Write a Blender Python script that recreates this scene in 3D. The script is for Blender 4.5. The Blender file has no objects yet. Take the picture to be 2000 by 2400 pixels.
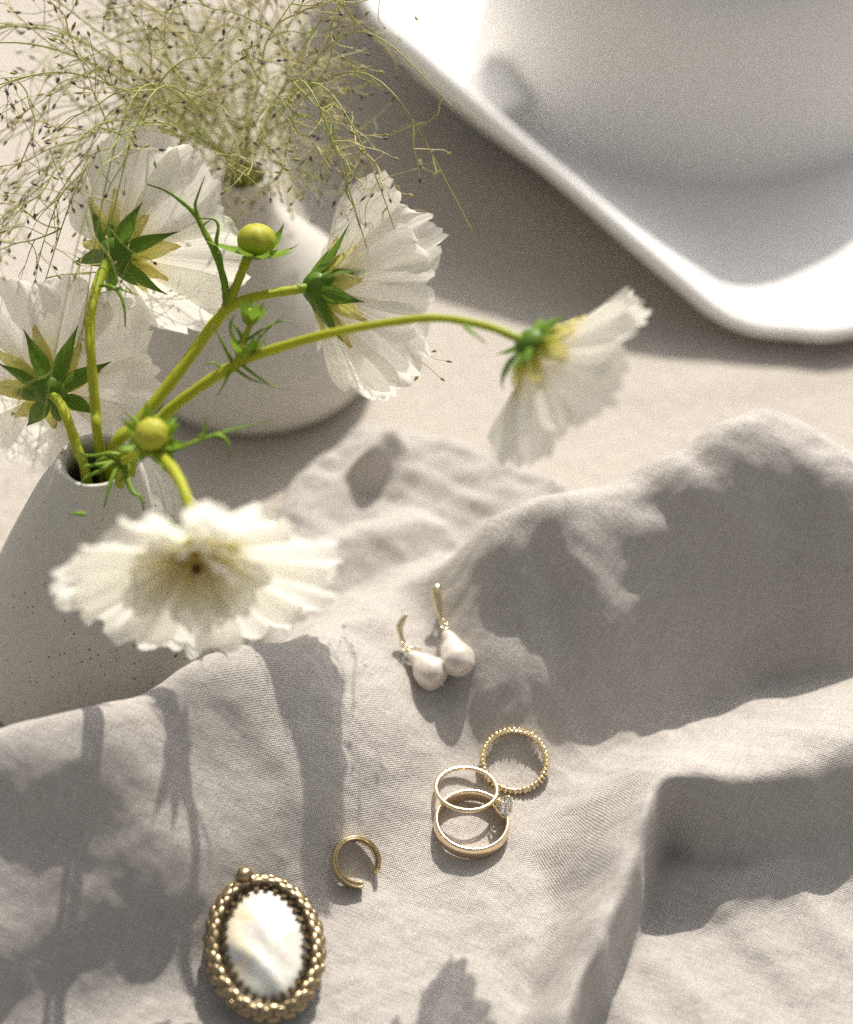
import bpy, math, random
import numpy as np
from mathutils import Vector, Matrix

# ------------------------------------------------------------------ camera, sky, sun
S = bpy.context.scene
COL = S.collection
MM = 0.001
FPX, CX, CY, HC = 5000.0, 1000.0, 1200.0, 512.0        # focal length in pixels of a 2000x2400 frame; camera height, mm
PITCH = math.radians(46)
CP, SP = math.cos(PITCH), math.sin(PITCH)
cam_d = bpy.data.cameras.new('camera')
cam = bpy.data.objects.new('camera', cam_d)
COL.objects.link(cam)
cam.location = (0, 0, HC*MM)
cam.rotation_euler = (math.pi/2 - PITCH, 0, 0)
cam_d.sensor_fit = 'VERTICAL'
cam_d.sensor_height = 36
cam_d.lens = 36*FPX/2400
cam_d.clip_start = 0.02
cam_d.clip_end = 200
cam_d.dof.use_dof = True
cam_d.dof.focus_distance = 0.615
cam_d.dof.aperture_fstop = 75/16.5
S.camera = cam

SUN_EL, SUN_AZ = math.radians(44), math.radians(13)      # azimuth: clockwise from +Y (away from the camera)
world = bpy.data.worlds.new('World')
S.world = world
world.use_nodes = True
wn = world.node_tree.nodes
wl = world.node_tree.links
sky = wn.new('ShaderNodeTexSky')
sky.sky_type = 'NISHITA'
sky.sun_disc = False
sky.sun_elevation = SUN_EL
sky.sun_rotation = SUN_AZ
sky.air_density = 1.0
sky.dust_density = 6.0
sky.ozone_density = 0.4
hs = wn.new('ShaderNodeHueSaturation')
hs.inputs['Saturation'].default_value = 0.16
bg = wn['Background']
wl.new(sky.outputs[0], hs.inputs['Color'])
wl.new(hs.outputs[0], bg.inputs['Color'])
bg.inputs['Strength'].default_value = 0.092

sun_d = bpy.data.lights.new('sun', 'SUN')
sun = bpy.data.objects.new('sun', sun_d)
COL.objects.link(sun)
sun_d.energy = 4.1
sun_d.angle = math.radians(0.55)
sun_d.color = (1.0, 0.94, 0.85)
sdir = Vector((math.sin(SUN_AZ)*math.cos(SUN_EL), math.cos(SUN_AZ)*math.cos(SUN_EL), math.sin(SUN_EL)))
sun.rotation_euler = sdir.to_track_quat('Z', 'Y').to_euler()
sun.location = (0.3, 1.2, 1.5)

S.view_settings.view_transform = 'Standard'
S.view_settings.look = 'None'
S.view_settings.exposure = 0.37
S.view_settings.gamma = 1
S.cycles.max_bounces = 10
S.cycles.transparent_max_bounces = 12
S.cycles.use_denoising = False

# ------------------------------------------------------------------ pixel rays -> points of the place (mm)
def rdir(px, py):
    a, b = (px-CX)/FPX, (py-CY)/FPX
    return np.array((a, CP-b*SP, -(SP+b*CP)))
def PZ(px, py, Z):
    return np.array((0, 0, HC)) + rdir(px, py)*Z
def PH(px, py, h):
    d = rdir(px, py)
    return np.array((0, 0, HC)) + d*((HC-h)/-d[2])
def DV(r, u, a):                                        # right, up, away (camera axes) -> direction
    v = np.array((r, 0, 0.0)) + u*np.array((0, SP, CP)) + a*np.array((0, CP, -SP))
    return v/np.linalg.norm(v)

# ------------------------------------------------------------------ object helpers
def props(o, label=None, cat=None, group=None, kind=None):
    if label: o['label'] = label
    if cat: o['category'] = cat
    if group: o['group'] = group
    if kind: o['kind'] = kind
    return o
def root(name, loc, label, cat, group=None):
    o = bpy.data.objects.new(name, None)
    COL.objects.link(o)
    o.location = Vector(loc)*MM
    o.empty_display_size = 0.005
    ORIG[o.name] = np.array(loc, float)
    return props(o, label, cat, group)
ORIG = {}
def origin(o):
    return ORIG[o.name] if o is not None else np.zeros(3)
def mesh_of(name, V, F, mat, smooth=True, uv=None, tint=None):
    me = bpy.data.meshes.new(name)
    V = np.asarray(V, float)*MM
    me.from_pydata(V.tolist(), [], [tuple(int(i) for i in f) for f in F])
    if smooth:
        me.polygons.foreach_set('use_smooth', [True]*len(me.polygons))
    if uv is not None:
        l = me.uv_layers.new(name='UVMap')
        idx = np.empty(len(me.loops), int)
        me.loops.foreach_get('vertex_index', idx)
        l.data.foreach_set('uv', np.asarray(uv, float)[idx].ravel())
    if tint is not None:
        a = me.attributes.new('tint', 'FLOAT', 'POINT')
        a.data.foreach_set('value', np.asarray(tint, float))
    me.materials.append(mat)
    me.update()
    return me
def mk(name, V, F, mat, parent=None, smooth=True, uv=None, tint=None):
    """mesh from points given in scene mm; parent's origin is taken off"""
    org = origin(parent)
    me = mesh_of(name, np.asarray(V, float)-org, F, mat, smooth, uv, tint)
    o = bpy.data.objects.new(name, me)
    COL.objects.link(o)
    if parent is not None:
        o.parent = parent
        ORIG[o.name] = org            # parts keep the thing's frame
    return o
def place(name, me, M, parent):
    """an object sharing a mesh, at matrix M (mm, scene space)"""
    o = bpy.data.objects.new(name, me)
    COL.objects.link(o)
    o.parent = parent
    M = M.copy()
    M.translation = (M.translation - Vector(origin(parent)))*MM
    o.matrix_local = M
    return o
class Geo:
    def __init__(s): s.V, s.F, s.T, s.U = [], [], [], []
    def add(s, V, F, tint=None, uv=None):
        b = len(s.V)
        s.V += [tuple(v) for v in V]
        s.F += [tuple(i+b for i in f) for f in F]
        if tint is not None: s.T += [tint]*len(V)
        if uv is not None: s.U += [tuple(u) for u in uv]
    def mk(s, name, mat, parent=None, smooth=True):
        return mk(name, s.V, s.F, mat, parent, smooth, s.U if s.U else None, s.T if s.T else None)

def spline(P, R=None, n=6):
    """Catmull-Rom through points (and radii)"""
    P = [np.asarray(p, float) for p in P]
    R = list(R) if R is not None else [1]*len(P)
    Q = [2*P[0]-P[1]] + P + [2*P[-1]-P[-2]]
    out, ro = [], []
    for i in range(len(P)-1):
        a, b, c, d = Q[i:i+4]
        for k in range(n):
            t = k/n
            out.append(0.5*((2*b)+(c-a)*t+(2*a-5*b+4*c-d)*t*t+(3*b-a-3*c+d)*t**3))
            ro.append(R[i]*(1-t)+R[i+1]*t)
    out.append(P[-1]); ro.append(R[-1])
    return np.array(out), np.array(ro)
def unit(v):
    return v/(np.linalg.norm(v)+1e-12)
def tube(P, R, sides=8, cap=True, flat=1.0):
    P = np.asarray(P, float)
    n = len(P)
    R = np.broadcast_to(np.asarray(R, float), (n,))
    T = np.gradient(P, axis=0)
    T = T/(np.linalg.norm(T, axis=1)[:, None]+1e-12)
    ref = np.array((0, 0, 1.0)) if abs(T[0][2]) < .9 else np.array((1.0, 0, 0))
    N = unit(np.cross(T[0], ref))
    V, F = [], []
    for i in range(n):
        N = unit(N - T[i]*np.dot(N, T[i]))
        B = np.cross(T[i], N)
        for k in range(sides):
            a = 2*math.pi*k/sides
            V.append(P[i]+R[i]*(math.cos(a)*N+math.sin(a)*B*flat))
    for i in range(n-1):
        for k in range(sides):
            k2 = (k+1) % sides
            F.append((i*sides+k, i*sides+k2, (i+1)*sides+k2, (i+1)*sides+k))
    if cap:
        F.append(tuple(range(sides))[::-1])
        F.append(tuple((n-1)*sides+k for k in range(sides)))
    return V, F
def grid_faces(nu, nv, wrap=False):
    F = []
    m = nu if wrap else nu-1
    for j in range(nv-1):
        for i in range(m):
            i2 = (i+1) % nu
            F.append((j*nu+i, j*nu+i2, (j+1)*nu+i2, (j+1)*nu+i))
    return F
def lathe(prof, n=48, c=(0, 0, 0)):
    V = []
    for r, z in prof:
        for k in range(n):
            a = 2*math.pi*k/n
            V.append((c[0]+r*math.cos(a), c[1]+r*math.sin(a), c[2]+z))
    return V, grid_faces(n, len(prof), True)
def frame(n, spin=0.0, c=(0, 0, 0)):
    n = Vector(n).normalized()
    x = Vector((1, 0, 0))
    if abs(n.x) > .9: x = Vector((0, 1, 0))
    x = (x - n*x.dot(n)).normalized()
    y = n.cross(x)
    x, y = x*math.cos(spin)+y*math.sin(spin), -x*math.sin(spin)+y*math.cos(spin)
    M = Matrix((x, y, n)).transposed().to_4x4()
    M.translation = Vector(c)
    return M
def xf(M, V):
    A = np.array(M)
    return np.asarray(V, float) @ A[:3, :3].T + A[:3, 3]

# ------------------------------------------------------------------ materials
def new_mat(name):
    m = bpy.data.materials.new(name)
    m.use_nodes = True
    nt = m.node_tree
    return m, nt, nt.nodes, nt.links, nt.nodes['Principled BSDF']
def N(nt, kind, **kw):
    n = nt.nodes.new(kind)
    for k, v in kw.items():
        if k in n.inputs.keys(): n.inputs[k].default_value = v
        else: setattr(n, k, v)
    return n
def val(nt, op, a, b=None, c=None):
    n = nt.nodes.new('ShaderNodeMath'); n.operation = op
    for i, x in enumerate((a, b, c)):
        if x is None: continue
        if isinstance(x, (int, float)): n.inputs[i].default_value = x
        else: nt.links.new(x, n.inputs[i])
    return n.outputs[0]
def ramp(nt, fac, stops):
    n = nt.nodes.new('ShaderNodeValToRGB')
    e = n.color_ramp.elements
    while len(e) < len(stops): e.new(0.5)
    for i, (p, c) in enumerate(stops):
        e[i].position = p; e[i].color = (*c, 1)
    nt.links.new(fac, n.inputs[0])
    return n.outputs[0]
def mixc(nt, fac, a, b, mode='MIX'):
    n = nt.nodes.new('ShaderNodeMix'); n.data_type = 'RGBA'; n.blend_type = mode
    for s, x in ((0, fac), (6, a), (7, b)):
        if isinstance(x, (int, float)): n.inputs[s].default_value = x
        elif isinstance(x, tuple): n.inputs[s].default_value = (*x, 1)
        else: nt.links.new(x, n.inputs[s])
    return n.outputs[2]
def vmap(nt, src, scale, rot=0.0):
    n = nt.nodes.new('ShaderNodeMapping')
    n.inputs['Scale'].default_value = scale
    n.inputs['Rotation'].default_value = (0, 0, rot)
    nt.links.new(src, n.inputs[0])
    return n.outputs[0]
def noise(nt, vec, scale, detail=2, rough=.5):
    n = N(nt, 'ShaderNodeTexNoise', Scale=scale, Detail=detail, Roughness=rough)
    nt.links.new(vec, n.inputs['Vector'])
    return n.outputs[0]

def linen(name, light, dark, period, rot, bump, wrink):
    m, nt, ns, lk, bs = new_mat(name)
    uv = N(nt, 'ShaderNodeUVMap').outputs[0]               # UV is in millimetres of cloth
    w = vmap(nt, uv, (1, 1, 1), rot)
    warp = N(nt, 'ShaderNodeTexNoise', Scale=0.35, Detail=3)
    lk.new(w, warp.inputs['Vector'])
    sub = nt.nodes.new('ShaderNodeVectorMath'); sub.operation = 'SCALE'
    lk.new(warp.outputs['Color'], sub.inputs[0]); sub.inputs['Scale'].default_value = .45
    ad = nt.nodes.new('ShaderNodeVectorMath'); ad.operation = 'ADD'
    lk.new(w, ad.inputs[0]); lk.new(sub.outputs[0], ad.inputs[1])
    wp2 = N(nt, 'ShaderNodeTexNoise', Scale=1.3, Detail=1)
    lk.new(w, wp2.inputs['Vector'])
    sb2 = nt.nodes.new('ShaderNodeVectorMath'); sb2.operation = 'SCALE'
    lk.new(wp2.outputs['Color'], sb2.inputs[0]); sb2.inputs['Scale'].default_value = .42
    ad2 = nt.nodes.new('ShaderNodeVectorMath'); ad2.operation = 'ADD'
    lk.new(ad.outputs[0], ad2.inputs[0]); lk.new(sb2.outputs[0], ad2.inputs[1])
    sx = N(nt, 'ShaderNodeSeparateXYZ'); lk.new(ad2.outputs[0], sx.inputs[0])
    k = 2*math.pi/period
    su = val(nt, 'SINE', val(nt, 'MULTIPLY', sx.outputs[0], k))
    sv = val(nt, 'SINE', val(nt, 'MULTIPLY', sx.outputs[1], k))
    weave = val(nt, 'MULTIPLY_ADD', val(nt, 'MULTIPLY', su, sv), .5, .5)
    s1 = noise(nt, vmap(nt, w, (0.10, 1.7, 1)), 1.0, 3, .6)   # slubs along each thread direction
    s2 = noise(nt, vmap(nt, w, (1.7, 0.10, 1)), 1.0, 3, .6)
    slub = val(nt, 'MULTIPLY', val(nt, 'ADD', s1, s2), 0.5)
    fine = noise(nt, w, 2.6, 4, .75)
    cr = noise(nt, w, 0.16, 5, .62)                            # soft crumple
    c = mixc(nt, ramp(nt, slub, [(.36, (0, 0, 0)), (.64, (1, 1, 1))]), dark, light)
    c = mixc(nt, val(nt, 'MULTIPLY', ramp(nt, weave, [(.0, (1, 1, 1)), (.55, (0, 0, 0))]), .75), c, tuple(x*.50 for x in dark))
    c = mixc(nt, val(nt, 'MULTIPLY', ramp(nt, fine, [(.35, (1, 1, 1)), (.6, (0, 0, 0))]), .42), c, tuple(x*.62 for x in dark))
    h = val(nt, 'ADD', val(nt, 'MULTIPLY', weave, .22), val(nt, 'MULTIPLY', slub, .42))
    h = val(nt, 'ADD', h, val(nt, 'MULTIPLY', fine, .20))
    h = val(nt, 'ADD', h, val(nt, 'MULTIPLY', cr, wrink))
    bp = N(nt, 'ShaderNodeBump', Strength=bump, Distance=0.001)
    lk.new(h, bp.inputs['Height'])
    lk.new(bp.outputs[0], bs.inputs['Normal'])
    lk.new(c, bs.inputs['Base Color'])
    bs.inputs['Roughness'].default_value = .95
    bs.inputs['Specular IOR Level'].default_value = .12
    bs.inputs['Sheen Weight'].default_value = .12
    bs.inputs['Sheen Roughness'].default_value = .4
    return m
M_LINEN = linen('grey_linen', (.68, .635, .585), (.49, .455, .42), .88, math.radians(24), 1.0, .9)
M_TABLE = linen('beige_linen', (.65, .595, .525), (.50, .455, .40), 1.2, math.radians(4), .8, 1.4)

def stoneware(name, base, spk, dens):
    m, nt, ns, lk, bs = new_mat(name)
    tc = N(nt, 'ShaderNodeTexCoord').outputs['Object']
    n1 = noise(nt, tc, 260, 4, .6)
    c = ramp(nt, n1, [(.35, tuple(x*.93 for x in base)), (.65, base)])
    for sc, th, col in ((420, .16, spk), (900, .2, tuple(x*1.6 for x in spk)), (190, .10*dens, tuple(x*.5 for x in spk))):
        v = N(nt, 'ShaderNodeTexVoronoi', Scale=sc); lk.new(tc, v.inputs['Vector'])
        gate = val(nt, 'GREATER_THAN', N_sep(nt, v.outputs['Color']), .55 if sc != 190 else .80)
        dot = val(nt, 'MULTIPLY', val(nt, 'LESS_THAN', v.outputs['Distance'], th), gate)
        c = mixc(nt, val(nt, 'MULTIPLY', dot, .75), c, col)
    lk.new(c, bs.inputs['Base Color'])
    bp = N(nt, 'ShaderNodeBump', Strength=.22, Distance=.0004)
    rg_ = noise(nt, vmap(nt, tc, (8, 8, 420)), 1.0, 2)
    lk.new(val(nt, 'ADD', noise(nt, tc, 900, 4, .7), val(nt, 'MULTIPLY', rg_, .8)), bp.inputs['Height']); lk.new(bp.outputs[0], bs.inputs['Normal'])
    bs.inputs['Roughness'].default_value = .72
    bs.inputs['Specular IOR Level'].default_value = .3
    return m
def N_sep(nt, col):
    s = nt.nodes.new('ShaderNodeSeparateColor'); nt.links.new(col, s.inputs[0]); return s.outputs[0]
M_VASE = stoneware('speckled_stoneware', (.56, .535, .47), (.13, .10, .075), 1.0)
M_VASE2 = stoneware('pale_stoneware', (.58, .55, .485), (.20, .165, .13), .7)

def felt():
    m, nt, ns, lk, bs = new_mat('white_felt')
    tc = N(nt, 'ShaderNodeTexCoord').outputs['Object']
    f = noise(nt, tc, 900, 4, .7)
    lk.new(ramp(nt, f, [(.35, (.77, .75, .725)), (.65, (.84, .82, .795))]), bs.inputs['Base Color'])
    bs.inputs['Roughness'].default_value = .9
    bs.inputs['Specular IOR Level'].default_value = .15
    bs.inputs['Sheen Weight'].default_value = .25
    bp = N(nt, 'ShaderNodeBump', Strength=.3, Distance=.0012)
    lk.new(val(nt, 'ADD', f, noise(nt, tc, 90, 4)), bp.inputs['Height']); lk.new(bp.outputs[0], bs.inputs['Normal'])
    return m
M_FELT = felt()

def leafy(name, stops, trans, rough=.5, veins=0, sheer=0):
    """thin plant tissue: diffuse + translucent; colour runs along UV.y"""
    m, nt, ns, lk, bs = new_mat(name)
    uv = N(nt, 'ShaderNodeUVMap').outputs[0]
    sx = N(nt, 'ShaderNodeSeparateXYZ'); lk.new(uv, sx.inputs[0])
    tc = N(nt, 'ShaderNodeTexCoord').outputs['Object']
    jit = val(nt, 'MULTIPLY', val(nt, 'SUBTRACT', noise(nt, tc, 220, 3), .5), .28)
    c = ramp(nt, val(nt, 'ADD', sx.outputs[1], jit), stops)
    if veins:
        vv = noise(nt, vmap(nt, uv, (veins, .9, 1)), 1.0, 2, .5)
        c = mixc(nt, val(nt, 'MULTIPLY', ramp(nt, vv, [(.38, (1, 1, 1)), (.62, (0, 0, 0))]), .25), c, mixc(nt, .38, c, (.25, .24, .12)))
        bp = N(nt, 'ShaderNodeBump', Strength=.5, Distance=.0005)
        lk.new(vv, bp.inputs['Height'])
        lk.new(bp.outputs[0], bs.inputs['Normal'])
    lk.new(c, bs.inputs['Base Color'])
    bs.inputs['Roughness'].default_value = rough
    bs.inputs['Specular IOR Level'].default_value = .25
    tr = N(nt, 'ShaderNodeBsdfTranslucent')
    lk.new(c, tr.inputs['Color'])
    if veins: lk.new(bp.outputs[0], tr.inputs['Normal'])
    mx = N(nt, 'ShaderNodeMixShader'); mx.inputs[0].default_value = trans
    lk.new(bs.outputs[0], mx.inputs[1]); lk.new(tr.outputs[0], mx.inputs[2])
    out = mx.outputs[0]
    if sheer:
        tp = N(nt, 'ShaderNodeBsdfTransparent')
        m2 = N(nt, 'ShaderNodeMixShader'); m2.inputs[0].default_value = sheer
        lk.new(out, m2.inputs[1]); lk.new(tp.outputs[0], m2.inputs[2]); out = m2.outputs[0]
    lk.new(out, ns['Material Output'].inputs['Surface'])
    return m
M_PETAL = leafy('white_petal', [(0, (.76, .62, .24)), (.2, (.82, .76, .54)), (.42, (.85, .83, .75)), (1, (.86, .835, .765))], .60, .6, 26, .15)
M_BRACT = leafy('yellow_green_bract', [(0, (.36, .44, .05)), (.35, (.64, .62, .16)), (.8, (.78, .73, .34)), (1, (.72, .56, .16))], .6, .5, 9)
M_SEPAL = leafy('green_sepal', [(0, (.13, .25, .018)), (.6, (.12, .23, .02)), (.85, (.08, .13, .02)), (1, (.05, .03, .02))], .35, .4, 7)
M_STEM = leafy('green_stem', [(0, (.36, .41, .022)), (.6, (.50, .52, .028)), (.85, (.42, .48, .03)), (1, (.20, .34, .03))], .3, .5, 7)
M_LEAF = leafy('feathery_leaf', [(0, (.24, .36, .03)), (.75, (.20, .34, .035)), (1, (.15, .14, .05))], .35, .45)
M_BUD = leafy('yellow_green_bud', [(0, (.20, .30, .02)), (.5, (.42, .45, .03)), (1, (.50, .47, .05))], .2, .5, 12)
M_DISC = leafy('yellow_floret', [(0, (.72, .52, .14)), (1, (.8, .64, .25))], .4, .7)
M_DISCB = leafy('brown_floret', [(0, (.10, .05, .02)), (1, (.16, .08, .03))], .1, .8)

def grassy():
    m, nt, ns, lk, bs = new_mat('grass_stalk')
    tc = N(nt, 'ShaderNodeTexCoord').outputs['Object']
    a = N(nt, 'ShaderNodeAttribute', attribute_name='tint')
    c = ramp(nt, a.outputs['Fac'], [(0, (.25, .31, .05)), (.5, (.40, .38, .10)), (1, (.48, .40, .18))])
    lk.new(c, bs.inputs['Base Color']); bs.inputs['Roughness'].default_value = .5
    m2, nt, ns, lk, bs = new_mat('grass_seed')
    a = N(nt, 'ShaderNodeAttribute', attribute_name='tint')
    c = ramp(nt, a.outputs['Fac'], [(0, (.24, .26, .05)), (.58, (.30, .25, .07)), (.68, (.09, .075, .06)), (1, (.07, .055, .06))])
    lk.new(c, bs.inputs['Base Color']); bs.inputs['Roughness'].default_value = .5
    return m, m2
M_GRASS, M_SEED = grassy()

def metal(name, col, rough, var=0.0, sc=800):
    m, nt, ns, lk, bs = new_mat(name)
    bs.inputs['Metallic'].default_value = 1
    tc = N(nt, 'ShaderNodeTexCoord').outputs['Object']
    n1 = noise(nt, tc, sc, 3, .6)
    c = ramp(nt, n1, [(.35, tuple(x*(1-var) for x in col)), (.65, col)])
    lk.new(c, bs.inputs['Base Color'])
    r = ramp(nt, n1, [(.3, (rough*.8,)*3), (.7, (rough*1.25,)*3)])
    lk.new(r, bs.inputs['Roughness'])
    bp = N(nt, 'ShaderNodeBump', Strength=.08, Distance=.0003)
    lk.new(noise(nt, tc, 1500, 3), bp.inputs['Height']); lk.new(bp.outputs[0], bs.inputs['Normal'])
    return m
M_GOLD = metal('yellow_gold', (.95, .80, .50), .2, .12)
M_GOLD2 = metal('rose_gold', (.94, .75, .52), .2, .08)
M_GOLD3 = metal('worn_gold', (.82, .66, .38), .26, .22)
M_BRASS = metal('antique_brass', (.53, .41, .24), .33, .5, 700)
M_DARK = metal('tarnished_brass', (.13, .10, .065), .42, .4, 900)
M_CLAW = metal('dull_brass', (.27, .205, .12), .36, .4, 900)

def pearl():
    m, nt, ns, lk, bs = new_mat('pearl')
    tc = N(nt, 'ShaderNodeTexCoord').outputs['Object']
    c = ramp(nt, noise(nt, tc, 260, 3, .6), [(.3, (.60, .51, .42)), (.55, (.70, .635, .56)), (.75, (.64, .60, .585))])
    lk.new(c, bs.inputs['Base Color'])
    bs.inputs['Roughness'].default_value = .3
    bs.inputs['Specular IOR Level'].default_value = .6
    bs.inputs['Coat Weight'].default_value = .5
    bs.inputs['Coat Roughness'].default_value = .22
    bs.inputs['Sheen Weight'].default_value = .3
    bs.inputs['Metallic'].default_value = .15
    bp = N(nt, 'ShaderNodeBump', Strength=.25, Distance=.001)
    lk.new(noise(nt, tc, 220, 3), bp.inputs['Height']); lk.new(bp.outputs[0], bs.inputs['Normal'])
    m2, nt, ns, lk, bs = new_mat('mother_of_pearl')
    tc = N(nt, 'ShaderNodeTexCoord').outputs['Object']
    n1 = noise(nt, vmap(nt, tc, (1, .75, 1), .5), 110, 2, .5)
    c = ramp(nt, n1, [(.28, (.58, .50, .34)), (.40, (.70, .63, .46)), (.48, (.60, .54, .51)), (.56, (.64, .65, .55)), (.66, (.80, .77, .71)), (.8, (.66, .59, .46))])
    lk.new(c, bs.inputs['Base Color'])
    bs.inputs['Roughness'].default_value = .42
    bs.inputs['Metallic'].default_value = .1
    bs.inputs['Specular IOR Level'].default_value = .5
    bs.inputs['Coat Weight'].default_value = .35
    bs.inputs['Coat Roughness'].default_value = .24
    bp = N(nt, 'ShaderNodeBump', Strength=.4, Distance=.0016)
    lk.new(noise(nt, vmap(nt, tc, (1.1, .9, 1), .6), 120, 2), bp.inputs['Height']); lk.new(bp.outputs[0], bs.inputs['Normal'])
    m3, nt, ns, lk, bs = new_mat('cut_stone')
    bs.inputs['Base Color'].default_value = (.95, .97, 1, 1)
    bs.inputs['Transmission Weight'].default_value = .92
    bs.inputs['IOR'].default_value = 2.2
    bs.inputs['Roughness'].default_value = .03
    return m, m2, m3
M_PEARL, M_MOP, M_STONE = pearl()

# ------------------------------------------------------------------ the table under its beige cloth
rng = np.random.default_rng(7)
def vnoise(X, Y, cell, seed):
    """smooth value noise, -1..1"""
    r = np.random.default_rng(seed)
    T = r.uniform(-1, 1, (256, 256))
    x, y = X/cell, Y/cell
    i, j = np.floor(x).astype(int), np.floor(y).astype(int)
    f, g = x-i, y-j
    f, g = f*f*f*(f*(6*f-15)+10), g*g*g*(g*(6*g-15)+10)
    a, b = T[i % 256, j % 256], T[(i+1) % 256, j % 256]
    c, d = T[i % 256, (j+1) % 256], T[(i+1) % 256, (j+1) % 256]
    return (a*(1-f)+b*f)*(1-g)+(c*(1-f)+d*f)*g

def build_table():
    xs = np.concatenate([np.linspace(-1500, -260, 20), np.arange(-250, 301, 3.0), np.linspace(310, 1500, 20)])
    ys = np.concatenate([np.linspace(-400, 290, 20), np.arange(296, 900, 3.0), np.linspace(910, 2200, 20)])
    X, Y = np.meshgrid(xs, ys)
    Z = .5*vnoise(X, Y, 70, 3)+.3*vnoise(X, Y+X*.2, 24, 4)-.6
    # soft creases in the beige cloth right of the napkin
    Z = Z+.9*np.exp(-((Y-560-.16*(X-120))/7)**2)*np.exp(-((X-130)/60)**2)
    V = np.stack([X.ravel(), Y.ravel(), Z.ravel()], 1)
    o = mk('tablecloth', V, grid_faces(len(xs), len(ys)), M_TABLE, uv=np.stack([X.ravel(), Y.ravel()], 1))
    props(o, 'flat beige linen tablecloth under everything', kind='structure')
build_table()

# ------------------------------------------------------------------ the crumpled grey linen cloth
def crest(pts):
    """(px, py, height, front width, back width) -> crest polyline in mm"""
    return np.array([[*PH(a, b, h)[:2], h, wf, wb] for a, b, h, wf, wb in pts])
RA = crest([(-330, 1880, 44, 60, 20), (-150, 1800, 49, 62, 16), (0, 1738, 51, 64, 13), (200, 1665, 51.5, 65, 12), (400, 1575, 49, 65, 12),
            (550, 1528, 45, 64, 16), (650, 1500, 38, 64, 22), (800, 1472, 21, 60, 26), (930, 1452, 14, 58, 28), (1010, 1405, 16, 56, 28),
            (1150, 1275, 39, 60, 30), (1250, 1195, 46, 62, 32), (1350, 1145, 52, 62, 34), (1500, 1085, 57, 60, 34), (1650, 1025, 62, 59, 34),
            (1750, 990, 64, 57, 34), (1850, 965, 63, 55, 34), (1930, 995, 61, 54, 30), (2010, 1060, 57, 54, 30), (2200, 1180, 42, 54, 30)])
RD = crest([(2350, 1620, 24, 24, 60), (2150, 1690, 27, 22, 56), (2000, 1740, 28, 20, 52), (1900, 1786, 28, 19, 50), (1800, 1822, 28, 17, 48), (1700, 1832, 30, 15, 46),
            (1625, 1830, 31, 11, 42), (1574, 1850, 31, 6, 36), (1552, 1930, 31, 3, 32), (1520, 2040, 30, 2.6, 27), (1432, 2215, 27, 2.6, 20),
            (1352, 2370, 25, 2.6, 17), (1280, 2560, 22, 3, 17)])
RB = crest([(640, 1230, 4, 30, 10), (690, 1140, 6, 34, 9), (760, 1060, 8, 38, 8), (870, 1000, 10, 40, 8), (950, 1010, 9, 40, 8), (1100, 1062, 7, 40, 8),
            (1250, 1130, 6, 40, 8), (1340, 1165, 6, 40, 8)])
RK = crest([(828, 1075, 14, 5, 5), (862, 1040, 19, 6.5, 6), (905, 1008, 16, 6, 5)])
RC = crest([(880, 1110, 5, 8, 5), (980, 1120, 5, 11, 6), (1100, 1180, 4.5, 10, 6), (1230, 1210, 4, 9, 6)])
RE = crest([(700, 1330, 5, 14, 10), (820, 1260, 7, 20, 11), (960, 1230, 6, 20, 11)])
RF = crest([(1585, 2050, 8, 15, 16), (1720, 2070, 7, 13, 14), (1850, 2010, 9, 14, 15), (2000, 1950, 10, 14, 15), (2200, 1880, 10, 14, 15)])
def ridge(X, Y, R, prof, blur=2.0):
    R = spline([r for r in R], None, 5)[0]
    best = np.full(X.shape, 1e9)
    out = np.zeros(X.shape); sd = np.full(X.shape, -1e9)
    for a, b in zip(R[:-1], R[1:]):
        m_ = max(a[3], a[4], b[3], b[4])*1.3+6
        i0, i1 = np.searchsorted(gx, (min(a[0], b[0])-m_, max(a[0], b[0])+m_))
        j0, j1 = np.searchsorted(gy, (min(a[1], b[1])-m_, max(a[1], b[1])+m_))
        if i1 <= i0 or j1 <= j0: continue
        q = np.s_[j0:j1, i0:i1]
        x, y = X[q], Y[q]
        dx, dy = b[0]-a[0], b[1]-a[1]
        L2 = dx*dx+dy*dy+1e-9
        t = np.clip(((x-a[0])*dx+(y-a[1])*dy)/L2, 0, 1)
        ex, ey = x-(a[0]+t*dx), y-(a[1]+t*dy)
        d = np.hypot(ex, ey)
        side = np.sign(dx*ey-dy*ex)                      # -: right of travel, the front
        h, wf, wb = (a[i]+(b[i]-a[i])*t for i in (2, 3, 4))
        w = np.where(side < 0, wf, wb)
        z = h*prof(np.clip(d/w, 0, 1), side)
        m = d < best[q]
        best[q] = np.where(m, d, best[q]); out[q] = np.where(m, z, out[q])
        sd[q] = np.where(m, -side*d/np.where(side < 0, 1, wb), sd[q])
    return smooth(out, blur/GS), sd
def smooth(A, sig):
    k = int(3*sig)+1
    w = np.exp(-.5*(np.arange(-k, k+1)/sig)**2); w /= w.sum()
    P = np.pad(A, k, mode='edge')
    P = sum(w[i]*P[i:i+A.shape[0], :] for i in range(2*k+1))
    return sum(w[i]*P[:, i:i+A.shape[1]] for i in range(2*k+1))
cosp = lambda t, s: .5*(1+np.cos(math.pi*t))
def cosp2(t, s):                                          # rounder shoulder, steeper face
    return np.where(s < 0, np.interp(t, _T, _G), .5*(1+np.cos(math.pi*t)))
_T = np.linspace(0, 1, 201)
_S = np.interp(_T, [0, .25, .52, .74, 1], [0, 1, 1.02, 1.55, 0])     # slope down the front of the big fold
_G = np.clip(1-(np.cumsum(_S)-_S[0])/_S.sum(), 0, 1)

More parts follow.
